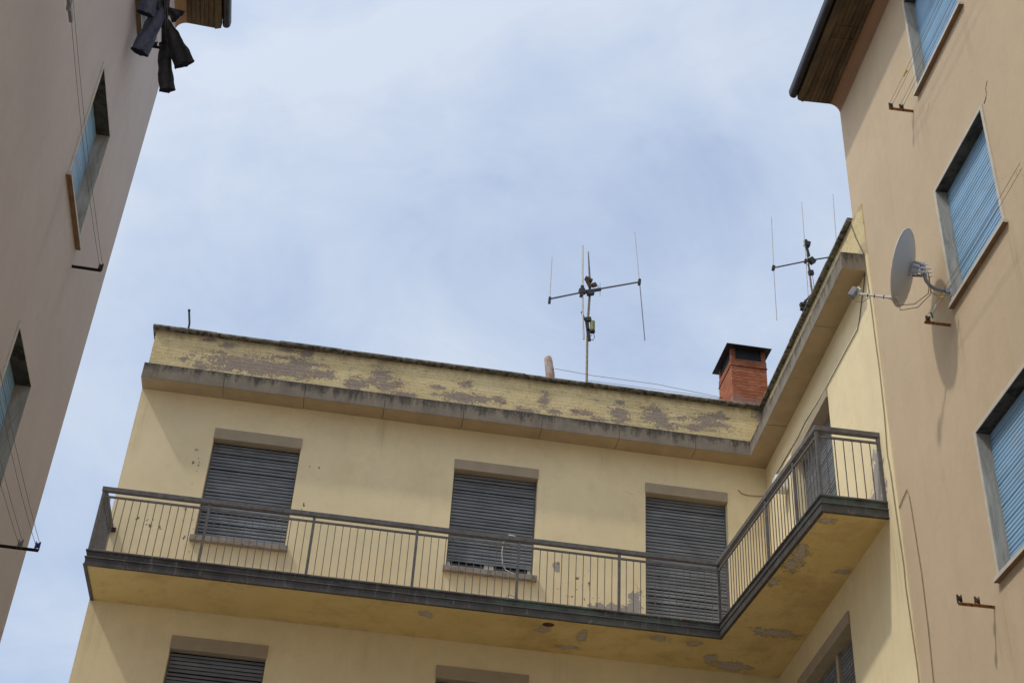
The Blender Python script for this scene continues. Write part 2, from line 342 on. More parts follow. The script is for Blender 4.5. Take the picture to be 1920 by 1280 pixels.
def mk_fascia():
    m = NT('oxidised copper flashing'); X = m.sep()
    col = m.mix(m.ramp(m.noise(5, 5), .3, .7), (.055, .050, .049), (.105, .097, .093))
    g = m.noise(1.5, 6, .65, (1.2, 1.2, 3)); along = m.zones([(3.3, 18.1, 10.3, 3.6, 1.0, .5), (5.9, 14.2, 10.3, 1.2, .5, .4)])
    k = m.math('MULTIPLY_ADD', m.math('MAXIMUM', along, -.5), .16, m.math('MULTIPLY_ADD', m.math('SUBTRACT', m.noise(5.5, 6, .7, (1, 1, 2)), .5), .9, g))
    up = m.ramp(X[2], 10.24, 10.27)
    col = m.mix(m.math('MULTIPLY', m.ramp(k, .54, .80, 0, .85), m.math('MULTIPLY_ADD', up, .75, .25)), col, (.12, .185, .15))
    d = m.noise(8, 5, .6, (3, 3, .5)); col = m.mix(m.ramp(d, .58, .72, 0, .5), col, (.33, .32, .29))
    return m.out(col, .62, m.noise(30, 4), .25, .004, .25, .4)
M_fascia = mk_fascia()
M_tile = simple('balcony floor tile', (.42, .34, .26), .85, .15, 6)
M_rail = simple('grey railing paint', (.13, .125, .125), .6, .3, 14, .25, spec=.35, dark=(.14, .085, .055), dthr=.69)
M_slat = NT('weathered grey shutter')
def mk_slat():
    m = M_slat; f = m.noise(2.2, 5, .6); col = m.mix(m.ramp(f, .3, .7), (.19, .215, .245), (.28, .31, .345))
    d = m.noise(3.2, 6, .65, (1, 1, 2.4), off=(1, 6, 2)); col = m.mix(m.ramp(d, .46, .68, 0, .75), col, (.15, .152, .16))
    w = m.noise(7, 5, .6, (.7, .7, 3)); col = m.mix(m.ramp(w, .6, .8, 0, .45), col, (.40, .41, .415))
    row = m.noise(1.0, 2, .5, (.3, .3, 17)); col = m.mix(m.ramp(row, .38, .62, .45, 0), col, (.10, .11, .125))
    return m.out(col, .55, m.noise(50, 3), .1, .003, 0, .4)
mk_slat(); M_slat = M_slat.m
def mk_blue():
    m = NT('pale blue shutter plastic'); f = m.noise(1.4, 5, .6); col = m.mix(m.ramp(f, .3, .7), (.27, .48, .70), (.34, .56, .77))
    d = m.noise(3.0, 5, .6, (1.2, 1.2, 2.2), off=(1, 3, 2)); col = m.mix(m.ramp(d, .52, .72, 0, .55), col, (.33, .40, .48)); row = m.noise(1.0, 2, .5, (.4, .4, 20)); col = m.mix(m.ramp(row, .36, .6, .45, 0), col, (.17, .32, .50)); g = m.noise(1.0, 5, .6, (9, 9, .8)); col = m.mix(m.ramp(g, .56, .74, 0, .4), col, (.42, .47, .50))
    return m.out(col, .42, None, spec=.45)
M_blue = mk_blue()
M_bluegap = simple('blue shutter slot', (.07, .14, .22), .7, .1, 4)
M_dark = simple('dark gap', (.012, .013, .015), .8, .2, 4)
M_glass = NT('dark window glass').out((.01, .012, .014), .06, spec=.6)
M_white = simple('white window paint', (.72, .71, .68), .5, .05, 9)
def mk_stone():
    m = NT('grey stone surround')
    f = m.noise(2.2, 6, .6, (2.5, 2.5, .5), 1.5); col = m.mix(m.ramp(f, .35, .65), (.31, .29, .245), (.50, .47, .41))
    v = m.noise(4, 6, .7, (2, 2, .35), 2.2, (3, 1, 7)); col = m.mix(m.ramp(v, .54, .64, 0, .6), col, (.23, .21, .18))
    return m.out(col, .82, m.noise(40, 4), .2, .004, 0, .25)
M_stone = mk_stone(); M_stone_dk = simple('dark stone soffit', (.085, .077, .065), .9, .35, 5, .4, dark=(.03, .027, .024), dthr=.55); M_underside = simple('brown sill underside', (.26, .165, .10), .9, .2, 6, .3)
M_stone_lt = simple('pale stone edging', (.56, .52, .44), .85, .12, 6, .2, spec=.25)
M_eave = NT('stained timber eaves')
def mk_eave():
    m = M_eave; f = m.noise(1.6, 6, .6, (7, .9, 1)); col = m.mix(m.ramp(f, .3, .7), (.07, .047, .027), (.165, .115, .065))
    d = m.noise(2.0, 6, .65); col = m.mix(m.ramp(d, .5, .75, 0, .7), col, (.04, .027, .017))
    w = m.noise(1.0, 5, .7, (24, .8, 1)); col = m.mix(m.ramp(w, .64, .72, 0, .6), col, (.40, .36, .29))
    return m.out(col, .9, m.noise(30, 4, .6, (3, .6, 1)), .4, .005, 0, .2)
mk_eave(); M_eave = M_eave.m
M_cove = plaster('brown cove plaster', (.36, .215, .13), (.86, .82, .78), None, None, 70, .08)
M_gutter = simple('dark gutter metal', (.028, .026, .028), .45, .3, 6, metal=.3)
M_roof = simple('roof tiles', (.36, .16, .09), .9, .3, 5, .6)
def mk_chim():
    m = NT('red painted brick'); X = m.sep(); u = m.math('SUBTRACT', X[0], X[1])
    bv = m.n('ShaderNodeCombineXYZ', {0: u, 1: X[2], 2: 0.0}).outputs[0]
    br = m.n('ShaderNodeTexBrick', {'Vector': bv, 'Scale': 1.0, 'Mortar Size': .006, 'Mortar Smooth': .6, 'Brick Width': .25, 'Row Height': .066, 'Color1': (.0, 0, 0, 1), 'Color2': (1, 1, 1, 1)})
    col = m.mix(m.ramp(m.noise(5, 6, .65, (1, 1, 2)), .3, .7), (.29, .086, .038), (.46, .165, .08))
    col = m.mix(m.math('MULTIPLY', br.outputs['Fac'], .4), col, (.17, .06, .04))
    col = m.mix(m.ramp(m.noise(4, 6, .7, (1.4, 1.4, 9)), .6, .7, 0, .6), col, (.14, .045, .03))
    bvn = m.noise(3.2, 2, .5, (1.3, 1.3, 4.6)); col = m.mix(m.ramp(bvn, .5, .66, 0, .45), col, (.50, .24, .15))
    sn = m.math('MULTIPLY_ADD', m.noise(6, 5, .65, (2, 2, .6)), .5, X[2]); col = m.mix(m.ramp(sn, 16.62, 17.0, 0, .6), col, (.10, .05, .035))
    low = m.math('MULTIPLY_ADD', m.noise(7, 5), .25, X[2]); col = m.mix(m.ramp(low, 15.82, 15.95, .7, 0), col, (.34, .22, .18))
    return m.out(col, .9, m.math('MULTIPLY_ADD', br.outputs['Fac'], -.8, m.noise(24, 5, .6, (1, 1, 2))), 1.0, .02, 0, .2)
M_chim = mk_chim()
M_capm = simple('dark sheet metal', (.035, .03, .03), .6, .3, 5, metal=.2)
M_capt = simple('rusty sheet metal', (.16, .09, .065), .7, .3, 6)
M_terra = simple('terracotta with mortar', (.42, .15, .085), .9, .15, 6, .5, dark=(.40, .37, .33), dthr=.47)
M_mast = simple('weathered mast paint', (.30, .255, .17), .7, .25, 14, dark=(.16, .09, .05), dthr=.55)
M_alu = simple('dull aluminium', (.42, .41, .39), .5, .15, 12, metal=.5)
M_alud = simple('dark aluminium', (.16, .165, .17), .5, .15, 12, metal=.3)
M_clamp = simple('black clamp plastic', (.03, .028, .026), .6, .3, 12)
M_rustd = simple('rusty clamp', (.065, .04, .03), .85, .3, 20)
M_olive = simple('olive amplifier box', (.22, .24, .07), .5, .1, 12)
M_cable_b = simple('black cable', (.04, .038, .036), .6, .2, 12)
M_cable_g = simple('painted cable', (.33, .26, .16), .8, .15, 12)
M_cable_w = simple('white cable', (.55, .53, .5), .6, .1, 12)
M_dish = simple('grey dish enamel', (.55, .545, .545), .5, .05, 3, spec=.4)
M_dishb = simple('light grey enamel', (.62, .60, .57), .5, .05, 3)
M_galv = simple('galvanised steel', (.46, .46, .47), .38, .2, 20, metal=.6, dark=(.2, .2, .2), dthr=.6)
M_tubeg = simple('grey painted tube', (.24, .24, .23), .5, .15, 12, dark=(.1, .09, .08), dthr=.64)
M_lnb = simple('grey plastic', (.22, .22, .25), .5, .05, 9)
M_cream = simple('cream plastic', (.6, .57, .47), .5, .05, 9)
M_rust = simple('rusty orange iron', (.40, .20, .085), .85, .3, 16, .4, dark=(.13, .05, .02), dthr=.55)
M_iron = simple('dark iron', (.025, .02, .022), .7, .3, 14)
M_line = simple('grey clothes line', (.20, .165, .14), .7, .1, 12)
M_bluep = simple('blue plastic', (.03, .06, .3), .4, .1, 12)
M_yelp = simple('yellow plastic', (.72, .46, .03), .45, .06, 12)
M_redp = simple('orange plastic', (.62, .20, .10), .45, .06, 12)
M_grnp = simple('green plastic', (.05, .25, .15), .45, .06, 12)
M_whp = simple('white plastic', (.75, .75, .72), .45, .05, 12)
M_brnp = simple('brown plastic', (.10, .05, .03), .5, .1, 12)
def fabric(name, a, b):
    m = NT(name); f = m.noise(6, 5, .6, dist=1); col = m.mix(m.ramp(f, .3, .7), a, b)
    return m.out(col, .95, m.math('ADD', m.noise(220, 2), m.math('MULTIPLY', m.noise(16, 4, .6, dist=1), 2.5)), .45, .006, 0, .1)
M_denim = fabric('faded denim', (.065, .070, .098), (.125, .135, .175))
M_black = fabric('charcoal cloth', (.030, .029, .030), (.065, .062, .058))
M_hem = fabric('dark hem', (.014, .015, .03), (.024, .024, .045))
def mk_ground():
    m = NT('pale courtyard concrete'); col = m.mix(m.ramp(m.noise(.7, 6, .6), .3, .7), (.34, .32, .29), (.46, .44, .40))
    return m.out(col, .95, m.noise(60, 4), .4, .01, 0, .2)
M_ground = mk_ground()

# ------------------------------------------------------------------ ground
g = MB(); g.poly([(-150, -150, 0), (150, -150, 0), (150, 150, 0), (-150, 150, 0)])
gr = g.build('ground', M_ground); gr['kind'] = 'structure'

# ------------------------------------------------------------------ walls with openings
def wall_face(mb, F, u0, u1, z0, z1, ops, m=0, mr=0, o=0.0):
    us = sorted({u0, u1, *[a for q in ops for a in q[:2]]}); zs = sorted({z0, z1, *[a for q in ops for a in q[2:4]]})
    for a, b in zip(us, us[1:]):
        for c, d in zip(zs, zs[1:]):
            if any(q[0] <= a+1e-6 and b-1e-6 <= q[1] and q[2] <= c+1e-6 and d-1e-6 <= q[3] for q in ops): continue
            mb.quad(F, a, b, o, c, d, m)
    for (a, b, c, d, dep) in ops:
        mb.poly([F(a, o, c), F(a, -dep, c), F(a, -dep, d), F(a, o, d)], mr)
        mb.poly([F(b, o, c), F(b, -dep, c), F(b, -dep, d), F(b, o, d)], mr)
        mb.poly([F(a, o, c), F(b, o, c), F(b, -dep, c), F(a, -dep, c)], mr)
        mb.poly([F(a, o, d), F(b, o, d), F(b, -dep, d), F(a, -dep, d)], mr)
def slats(mb, F, u0, u1, o, z0, z1, pitch, gap, bulge=.007, seed=0):
    rnd = random.Random(seed); n = int(round((z1-z0)/pitch)); p = (z1-z0)/n
    for i in range(n):
        a = z0 + i*p; h = p-gap*(1.0+(rnd.random() < .12)*.9-(rnd.random() < .2)*.4); t = rnd.uniform(-.0015, .0015); oo = o + rnd.uniform(-.0015, .0015)
        a += rnd.uniform(-.0012, .0012); t = t*1.6
        pts = [(oo-.004, a), (oo+bulge*.7, a+h*.12), (oo+bulge, a+h*.45), (oo+bulge*.7, a+h*.85), (oo-.004, a+h)]
        i0 = len(mb.v)
        for u, tt in ((u0, -t), (u1, t)):
            for q in pts: mb.v.append(F(u, q[0], q[1]+tt))
        for k in range(4): mb.f.append([i0+k, i0+k+1, i0+5+k+1, i0+5+k]); mb.m.append(0)

def roller_window(bld, F, u0, u1, zs, zl, zlt, shut_z=None, sill=True, dep=.14, seed=0, mull=None):
    """opening u0..u1, zs..zl; lintel zl..zlt"""
    w = MB(); w.box(F, u0+.002, u1-.002, -dep-.06, -dep-.02, zs, zl, 0)
    win = w.build('window', M_glass, bld)
    sb = MB(); zb = shut_z if shut_z else zs+.004
    segs = [(u0+.02, u1-.02)] if not mull else [(u0+.02, mull-.05), (mull+.05, u1-.02)]
    for a, b in segs:
        slats(sb, F, a, b, -dep+.012, zb+.035, zl-.004, .058, .0112, .007, seed)
        sb.box(F, a, b, -dep+.0, -dep+.022, zb, zb+.03, 0)
        sb.quad(F, a, b, -dep+.002, zb+.031, zl-.006, 1)
    sb.build('roller_shutter', [M_slat, M_dark], win)
    for a in (u0+.002, u1-.022):
        gd = MB(); gd.box(F, a, a+.02, -dep-.01, -dep+.021, zs+.003, zl-.013); gd.build('shutter_guide', M_rail, win)
    if mull:
        gd = MB(); gd.box(F, mull-.045, mull+.045, -dep-.01, -dep+.06, zs+.003, zl-.013); gd.build('mullion', M_coverstrip, win)
    if shut_z:
        fr = MB(); um = (u0+u1)/2
        for a, b in ((u0+.023, u0+.075), (um-.075, um-.004), (um+.004, um+.075), (u1-.075, u1-.023)): fr.box(F, a, b, -dep-.019, -dep-.004, zs+.004, zl-.02)
        fr.build('sash_frame', M_white, win)
    lt = MB(); lt.box(F, u0-.004, u1+.006, -dep+.024, .03, zl-.012, zlt)
    lt.build('lintel', M_lintel, win, bevel=.006)
    if sill:
        s = MB(); s.box(F, u0-.045, u1+.05, -dep+.03, .075, zs-.085, zs+.003)
        s.build('sill', M_sill, win, bevel=.006)
    return win

# ------------------------------------------------------------------ yellow building
yb = thing('apartment_building', 'yellow apartment building with peeling parapet, long railed balcony and grey roller shutters', 'building', (2, 23, 0))
WO = [(-2.30, -.937, 11.325, 13.06, .16), (1.507, 2.86, 11.325, 13.06, .16), (4.622, 5.98, 10.352, 13.07, .16),
      (-2.30, -.937, 7.87, 9.55, .16), (1.507, 2.86, 7.87, 9.55, .16), (4.622, 5.98, 6.9, 9.55, .16)]
WW = [(1.50, 3.31, 10.352, 13.06, .2), (1.0, 3.335, 6.9, 9.54, .2)]
w = MB()
wall_face(w, Fm, -3.56, 6.665, 0, 14.3, WO)
wall_face(w, Fw, 0, 5.38, 0, 14.3, WW)
a0, a1 = Fw(5.38, 0, 0), Fw(5.38, -.3, 0)
w.poly([a0, a1, a1+Vector((0, 0, 14.3)), a0+Vector((0, 0, 14.3))])
w.poly([(-3.56, 19.27, 0), (-3.56, 27, 0), (-3.56, 27, 14.6), (-3.56, 19.27, 14.3)])
w.poly([(-3.56, 27, 0), (15, 27, 0), (15, 27, 14.6), (-3.56, 27, 14.6)])
w.poly([(15, 27, 0), (15, 14.6, 0), (15, 14.6, 14.6), (15, 27, 14.6)])
w.build('wall', M_yellow, yb)
rf = MB(); rf.poly([(-3.4, 19.45, 14.5), (6.7, 19.45, 14.5), (6.9, 14.6, 14.5), (15, 14.6, 14.5), (15, 27, 14.5), (-3.4, 27, 14.5)])
rf.build('roof', M_coping, yb)
# cornice: path left end -> inner corner -> near end of the wing
Pend = Fw(5.30, 0, 0)
cpath = mpath([(-3.56, 19.27), (6.665, 19.27), (Pend.x, Pend.y)])
def along_path(path, step, gap):
    """cut a mitred path into blocks with small joints"""
    out = []
    for (p, m), (q, n) in zip(path, path[1:]):
        p = Vector(p); q = Vector(q); m = Vector(m); n = Vector(n); L = (q-p).length; k = max(1, round(L/step))
        d = (q-p)/L; nn = Vector((d.y, -d.x))
        for i in range(k):
            a, b = L*i/k, L*(i+1)/k
            out.append([(tuple(p+d*(a+(gap/2 if i else 0))), m if i == 0 else nn), (tuple(p+d*(b-(gap/2 if i < k-1 else 0))), n if i == k-1 else nn)])
    return out
cn = MB(); prof = [(-.02, 13.80), (.335, 13.80), (.34, 13.806), (.34, 14.075), (.332, 14.083), (-.02, 14.09)]
for i, seg in enumerate(along_path(cpath, 1.27, .007)):
    dz = random.uniform(-.004, .004)
    cn.sweep([(o, z+dz) for o, z in prof], seg, True, 0, [1, 0, 0, 0, 0, 0])
cn.build('cornice', [M_cornice, M_corn_under], yb)
# parapet
pp = MB(); Pp = Fw(5.385, 0, 0); Pq = Fw(5.0, 0, 0)
pp.sweep([(-.25, 14.05), (0, 14.05), (0, 14.955), (-.25, 14.955)], mpath([(-3.56, 19.27), (6.665, 19.27), (Pq.x, Pq.y)]))
i0 = len(pp.v)
for s_, zt in ((5.0, 14.95), (5.385, 14.93)):
    for o, z in ((-.25, 14.05), (0, 14.05), (0, zt), (-.25, zt)): pp.v.append(Fw(s_+.0005, o, z))
for k in range(4): pp.f.append([i0+k, i0+(k+1) % 4, i0+4+(k+1) % 4, i0+4+k]); pp.m.append(0)
pp.f.append([i0+4, i0+5, i0+6, i0+7]); pp.m.append(0)
pp.build('parapet', M_parapet, yb)
cp = MB(); Pc = Fw(4.97, 0, 0)
for i, seg in enumerate(along_path(mpath([(-3.62, 19.27), (6.665, 19.27), (Pc.x, Pc.y)]), 1.05, .003)):
    dz = random.uniform(-.005, .005); do = random.uniform(-.008, .008)
    cp.sweep([(-.30, 14.955), (.03+do, 14.955+dz*.3), (.075+do, 14.968+dz), (.08+do, 14.995+dz), (.06+do, 15.028+dz), (-.30, 15.04+dz)], seg)
cp.build('coping', M_coping, yb, bevel=.004)
# windows
roller_window(yb, Fm, -2.30, -.937, 11.325, 13.06, 13.235, seed=1)
roller_window(yb, Fm, 1.507, 2.86, 11.325, 13.06, 13.225, shut_z=11.50, seed=2)
roller_window(yb, Fm, 4.622, 5.98, 10.352, 13.07, 13.235, sill=False, seed=3)
roller_window(yb, Fm, -2.30, -.937, 7.87, 9.55, 9.735, seed=4)
roller_window(yb, Fm, 1.507, 2.86, 7.87, 9.55, 9.735, seed=5)
roller_window(yb, Fm, 4.622, 5.98, 6.9, 9.55, 9.735, sill=False, seed=6)
roller_window(yb, Fw, 1.50, 3.31, 10.352, 13.06, 13.19, sill=False, dep=.18, seed=7)
roller_window(yb, Fw, 1.0, 3.335, 6.9, 9.54, 9.70, sill=False, dep=.18, seed=8, mull=2.34)
# balcony
A, B_, Cn, Dn = (-3.545, 18.1), (5.415, 18.09), (5.595, 14.235), (6.447, 14.21)
bpath = mpath([(-3.545, 19.268), A, B_, Cn, Dn])
# offset side: right of travel must be outside -> path runs wall, A, B, C, D with the outside on the right
bal = MB()
inner = [(-3.545, 19.268), A, B_, Cn, Dn, (Fw(0, .001, 0).x, 19.268)]
def off_poly(o, z):
    return [Vector((p[0]+m[0]*o, p[1]+m[1]*o, z)) for p, m in bpath] + [Vector((6.662, 19.268, z))]
bal.poly(off_poly(-.022, 10.376)); bal.poly(off_poly(-.05, 10.15)[::-1])
t_, b_ = off_poly(-.022, 10.376), off_poly(-.046, 10.15)
for i in range(len(t_)): j = (i+1) % len(t_); bal.poly([t_[i], t_[j], b_[j], b_[i]])
balc = bal.build('balcony', M_tile, yb)
fz = MB()
fz.sweep([(-.045, 10.356), (.006, 10.356), (.010, 10.35), (.008, 10.332), (-.010, 10.326), (-.014, 10.258), (.004, 10.252), (.006, 10.238), (-.008, 10.232), (-.010, 10.145), (.003, 10.139), (.003, 10.124), (-.045, 10.124)], bpath)
fz.build('fascia', M_fascia, balc)
sf = MB(); sf.poly(off_poly(-.044, 10.136)); tt, bb = off_poly(-.046, 10.149), off_poly(-.046, 10.137)
for i in range(len(tt)): j = (i+1) % len(tt); sf.poly([tt[i], tt[j], bb[j], bb[i]])
sf.build('soffit', M_soffit, balc)
# railing
rl = thing('balcony_railing', '', '', (1, 18.1, 10.35)); del rl['label']; del rl['category']
rl.parent = yb; rl.location = Vector((1, 18.1, 10.35)) - yb.location
rp = mpath([(-3.545, 19.268), A, B_, Cn, Dn])
rpts = [Vector((p[0]-m[0]*.03, p[1]-m[1]*.03)) for p, m in rp]
hr = MB(); hr.sweep([(-.035, 11.285), (.03, 11.285), (.03, 11.355), (-.035, 11.355)], mpath([tuple(p) for p in rpts]))
hr.build('handrail', M_rail, rl, bevel=.005)
mr = MB(); mr.sweep([(-.012, 11.195), (.012, 11.195), (.012, 11.222), (-.012, 11.222)], mpath([tuple(p) for p in rpts])); mr.build('mid_rail', M_rail, rl)
post_mb = MB(); post_mb.box(Fx, -.019, .019, -.019, .019, 0, .94); post0 = post_mb.build('post', M_rail); post0.parent = rl
ball_mb = MB(); ball_mb.box(Fx, -.0052, .0052, -.0052, .0052, 0, .855); ball0 = ball_mb.build('baluster', M_rail); ball0.parent = rl
posts = []; bals = []
def run(p, q, ts, per):
    """posts at fractions ts of p->q, balusters between"""
    d = q-p
    for t in ts: posts.append(p+d*t)
    for a, b, n in zip(ts, ts[1:], per):
        for k in range(1, n+1): bals.append(p+d*(a+(b-a)*k/(n+1)))
run(rpts[3], rpts[2], [0, .205, .475, 1], [7, 9, 18])
run(rpts[3], rpts[4], [0, .97], [6])
run(rpts[2], rpts[1], [0, 1/6, 2/6, 3/6, 4/6, 5/6, 1], [13]*6)
rest = [rpts[1]+(rpts[0]-rpts[1])*k/23 for k in range(1, 23)]
bl = Vector(parent_base(rl))
def place(o0, pts):
    for i, p in enumerate(pts):
        loc = Vector((p.x, p.y, 10.356)) - bl
        if i == 0: o0.location = loc
        else:
            c = o0.copy(); COL.objects.link(c); c.parent = rl; c.location = loc
place(post0, posts); place(ball0, bals[:98])
rs = MB()
for p in bals[98:]+rest: rs.box(Fx, p.x-.0052, p.x+.0052, p.y-.0052, p.y+.0052, 10.357, 11.2)
ro = rs.build('baluster', M_rail, rl); ro['kind'] = 'stuff'
bk = MB(); bk.box(Fm, -3.56+.02, -3.43, .004, .04, 11.24, 11.30); bk.build('wall_bracket', M_rustd, rl)
# chimney
ch = MB(); ch.box(Fx, 6.425, 7.09, 20.1, 20.9, 14.4, 16.44)
ch.box(Fx, 6.41, 7.105, 20.085, 20.915, 16.443, 16.46); ch.box(Fx, 6.422, 7.093, 20.097, 20.903, 16.463, 16.60)
for x in (6.43, 7.0):
    for y in (20.105, 20.80): ch.box(Fx, x, x+.085, y, y+.09, 16.603, 16.84)
chim = ch.build('chimney', M_chim, yb, bevel=.008)
cc = MB(); z0, z1 = 16.835, 17.0
q = [(6.33, 19.99), (7.175, 19.99), (7.175, 21.0), (6.33, 21.0)]; ap = (6.75, 20.5)
cc.poly([(x, y, z0) for x, y in q], 1)  # underside and rim take the darker metal tone
for i in range(4):
    (x0, y0), (x1, y1) = q[i], q[(i+1) % 4]
    cc.poly([(x0, y0, z0), (x1, y1, z0), (x1, y1, z0+.012), (x0, y0, z0+.012)], 1)
    cc.poly([(x0, y0, z0+.012), (x1, y1, z0+.012), (ap[0], ap[1], z1)], 0)
cc.build('chimney_cap', [M_capt, M_capm], chim)
cl = MB(); cl.box(Fx, 6.45, 7.065, 20.125, 20.875, 16.58, 16.832); cl.build('vent_shade_block', M_dark, chim)  # near-black block filling the vent, stands in for the shade under the cap
# small fixtures of the building
wb = MB(); wb.box(Fw, 1.02, 1.24, .004, .22, 12.72, 12.97); wb.build('wall_box', M_whp, yb, bevel=.03)

# ------------------------------------------------------------------ tan and beige buildings
def framed_window(bld, F, u0, u1, z0, z1, dep, seed):
    fr = MB()
    for a in ((u0-.05, u0), (u1, u1+.05)): fr.box(F, a[0], a[1], -.005, .018, z0, z1+.05)
    fr.box(F, u0, u1, -.005, .0175, z1, z1+.05)
    win = fr.build('window', M_stone_lt, bld, bevel=.004)
    e = .003
    for a, b in ((u0-.012, u0+e), (u1-e, u1+.012)):
        rv = MB(); rv.box(F, a, b, -dep-.03, .012, z0-.01, z1-.001); rv.build('reveal', M_stone, win)
    rv = MB(); rv.box(F, u0+e+.001, u1-e-.001, -dep-.03, .012, z1-e, z1+.012); rv.build('reveal_soffit', M_stone_dk, win)  # top face of the reveal in a much darker stone tone
    sl_ = MB(); sl_.box(F, u0-.06, u1+.09, -dep-.02, .06, z0-.045, z0, 0, 1); sl_.build('sill', [M_stone_lt, M_underside], win)  # bottom face of the sill is browner than its other faces
    sb = MB(); slats(sb, F, u0+.008, u1-.008, -dep, z0+.004, z1-.006, .049, .0045, .006, seed); sb.quad(F, u0+.006, u1-.006, -dep-.012, z0+.002, z1-.006, 1)
    sb.build('roller_shutter', [M_blue, M_bluegap], win)
def eaves(bld, F0, s0, s1, dz=0.0):
    F = lambda u, o, z: F0(u, o, z+dz)
    def ex(prof, name, mats, smooth=False, closed=True, mid=None):
        mb = MB(); i0 = 0; n = len(prof)
        for s_ in (s0, s1):
            for o, z in prof: mb.v.append(F(s_, o, z))
        for k in range(n if closed else n-1): mb.f.append([k, (k+1) % n, n+(k+1) % n, n+k]); mb.m.append(0)
        if closed: mb.f.append(list(range(n))); mb.m.append(0); mb.f.append(list(range(n, 2*n))); mb.m.append(0)
        return mb.build(name, mats, bld, smooth=smooth)
    arc = [(.14*(1-math.cos(t*math.pi/2))**.9, 17.37+.165*math.sin(t*math.pi/2)) for t in [i/8 for i in range(9)]]
    arc = [(0.0005, 17.37)]+arc[1:]
    ex(arc+[(.145, 17.56), (-.1, 17.56), (-.1, 17.37)], 'cove', M_cove)
    so_ = ex([(.12, 17.539), (.56, 17.525), (.56, 17.505), (.645, 17.545), (.645, 17.66), (.12, 17.62)], 'soffit', M_eave)
    rb = MB(); s_ = s0+1.25
    while s_ < s1:
        rb.box(F, s_, s_+.05, .15, .55, 17.512, 17.60); rb.box(F, s_+.075, s_+.09, .15, .55, 17.517, 17.60); s_ += 1.62
    rb.build('batten', M_eave, so_)
    bd = MB(); rnd = random.Random(5)
    for i in range(6):
        o = .155+i*.064; ss = s0+.03
        while ss < s1:
            se = min(s1, ss+1.5+rnd.uniform(-.02, .02)); zz = rnd.uniform(-.005, .004); bd.box(F, ss, se, o, o+.055+rnd.uniform(-.004, .004), 17.519+zz, 17.60); ss = se+.008
    bd.build('boarding', M_eave, so_)
    gp = [(.655, 17.60+.05)]+[(.71+.058*math.cos(math.pi+t), 17.63+.065*math.sin(math.pi+t)) for t in [math.pi*i/8 for i in range(9)]]+[(.772, 17.70), (.768, 17.705), (.655, 17.705)]
    ex(gp, 'gutter', M_gutter)
    ex([(.74, 17.708), (-4.5, 19.55), (-4.5, 19.65), (.74, 17.76)], 'roof', M_roof)

tb = thing('apartment_building', 'tan apartment building with dark eaves and three pale blue shutters above one another', 'building', (9, 5, 0))
ZW = [(14.882, 16.567), (11.486, 13.167), (8.091, 9.757), (4.70, 6.37)]
ops = [(2.24, 3.606, a, b, .32) for a, b in ZW]; HT = 17.29
w = MB(); wall_face(w, Ft, -.386, 25, 0, HT, ops)
a = Ft(-.386, 0, 0); b = Ft(-.386, -9, 0); c = Ft(25, -9, 0); d = Ft(25, 0, 0); H = Vector((0, 0, HT)); H2 = Vector((0, 0, 19.23)); mid = Ft(-.386, -4.5, 0); mid2 = Ft(25, -4.5, 0)
w.poly([a, b, b+H, mid+H2, a+H]); w.poly([d, c, c+H, mid2+H2, d+H]); w.poly([b, c, c+H, b+H])
w.build('wall', M_tan, tb)
eaves(tb, Ft, -.386, 25, -.27)
for i, (a_, b_2) in enumerate(ZW): framed_window(tb, Ft, 2.24, 3.606, a_, b_2, .13, 20+i)
ck = MB(); ck.tube([Ft(3.854, .001, 13.375), Ft(3.785, .001, 13.311), Ft(3.79, .001, 13.24)], .0035, 5); ck.tube([Ft(3.785, .001, 13.235), Ft(3.755, .001, 13.205), Ft(3.695, .001, 13.175)], [.002, .005, .006], 5)
ck.build('crack', M_dark, tb)
rfb = MB(); rfb.poly([Ft(-.386, -4.5, 19.33), Ft(25, -4.5, 19.33), Ft(25, -9.4, 17.33), Ft(-.386, -9.4, 17.33)]); rfb.build('roof', M_roof, tb)

lb = thing('apartment_building', 'shaded beige apartment building with laundry lines and narrow slanting view of blue shutters', 'building', (-8, 5, 0))
ops = [(s_, e_, a, b, .42) for s_, e_, a, b in ((1.85, 3.0, 15.12, 16.83), (1.85, 3.0, 11.69, 13.39), (1.94, 3.02, 7.97, 9.65), (1.94, 3.02, 4.6, 6.3))]
w = MB(); wall_face(w, Fl, 0, 25, 0, 17.56, ops)
H = Vector((0, 0, 17.56)); H2 = Vector((0, 0, 19.5)); a = Fl(0, 0, 0); b = Fl(0, -9, 0); c = Fl(25, -9, 0); d = Fl(25, 0, 0); mid = Fl(0, -4.5, 0); mid2 = Fl(25, -4.5, 0)
w.poly([a, b, b+H, mid+H2, a+H]); w.poly([d, c, c+H, mid2+H2, d+H]); w.poly([b, c, c+H, b+H])
w.build('wall', M_tanL, lb)
eaves(lb, Fl, 0, 25)
for i, q_ in enumerate(ops): framed_window(lb, Fl, q_[0], q_[1], q_[2], q_[3], .15, 30+i)
rfb = MB(); rfb.poly([Fl(0, -4.5, 19.6), Fl(25, -4.5, 19.6), Fl(25, -9.4, 17.6), Fl(0, -9.4, 17.6)]); rfb.build('roof', M_roof, lb)

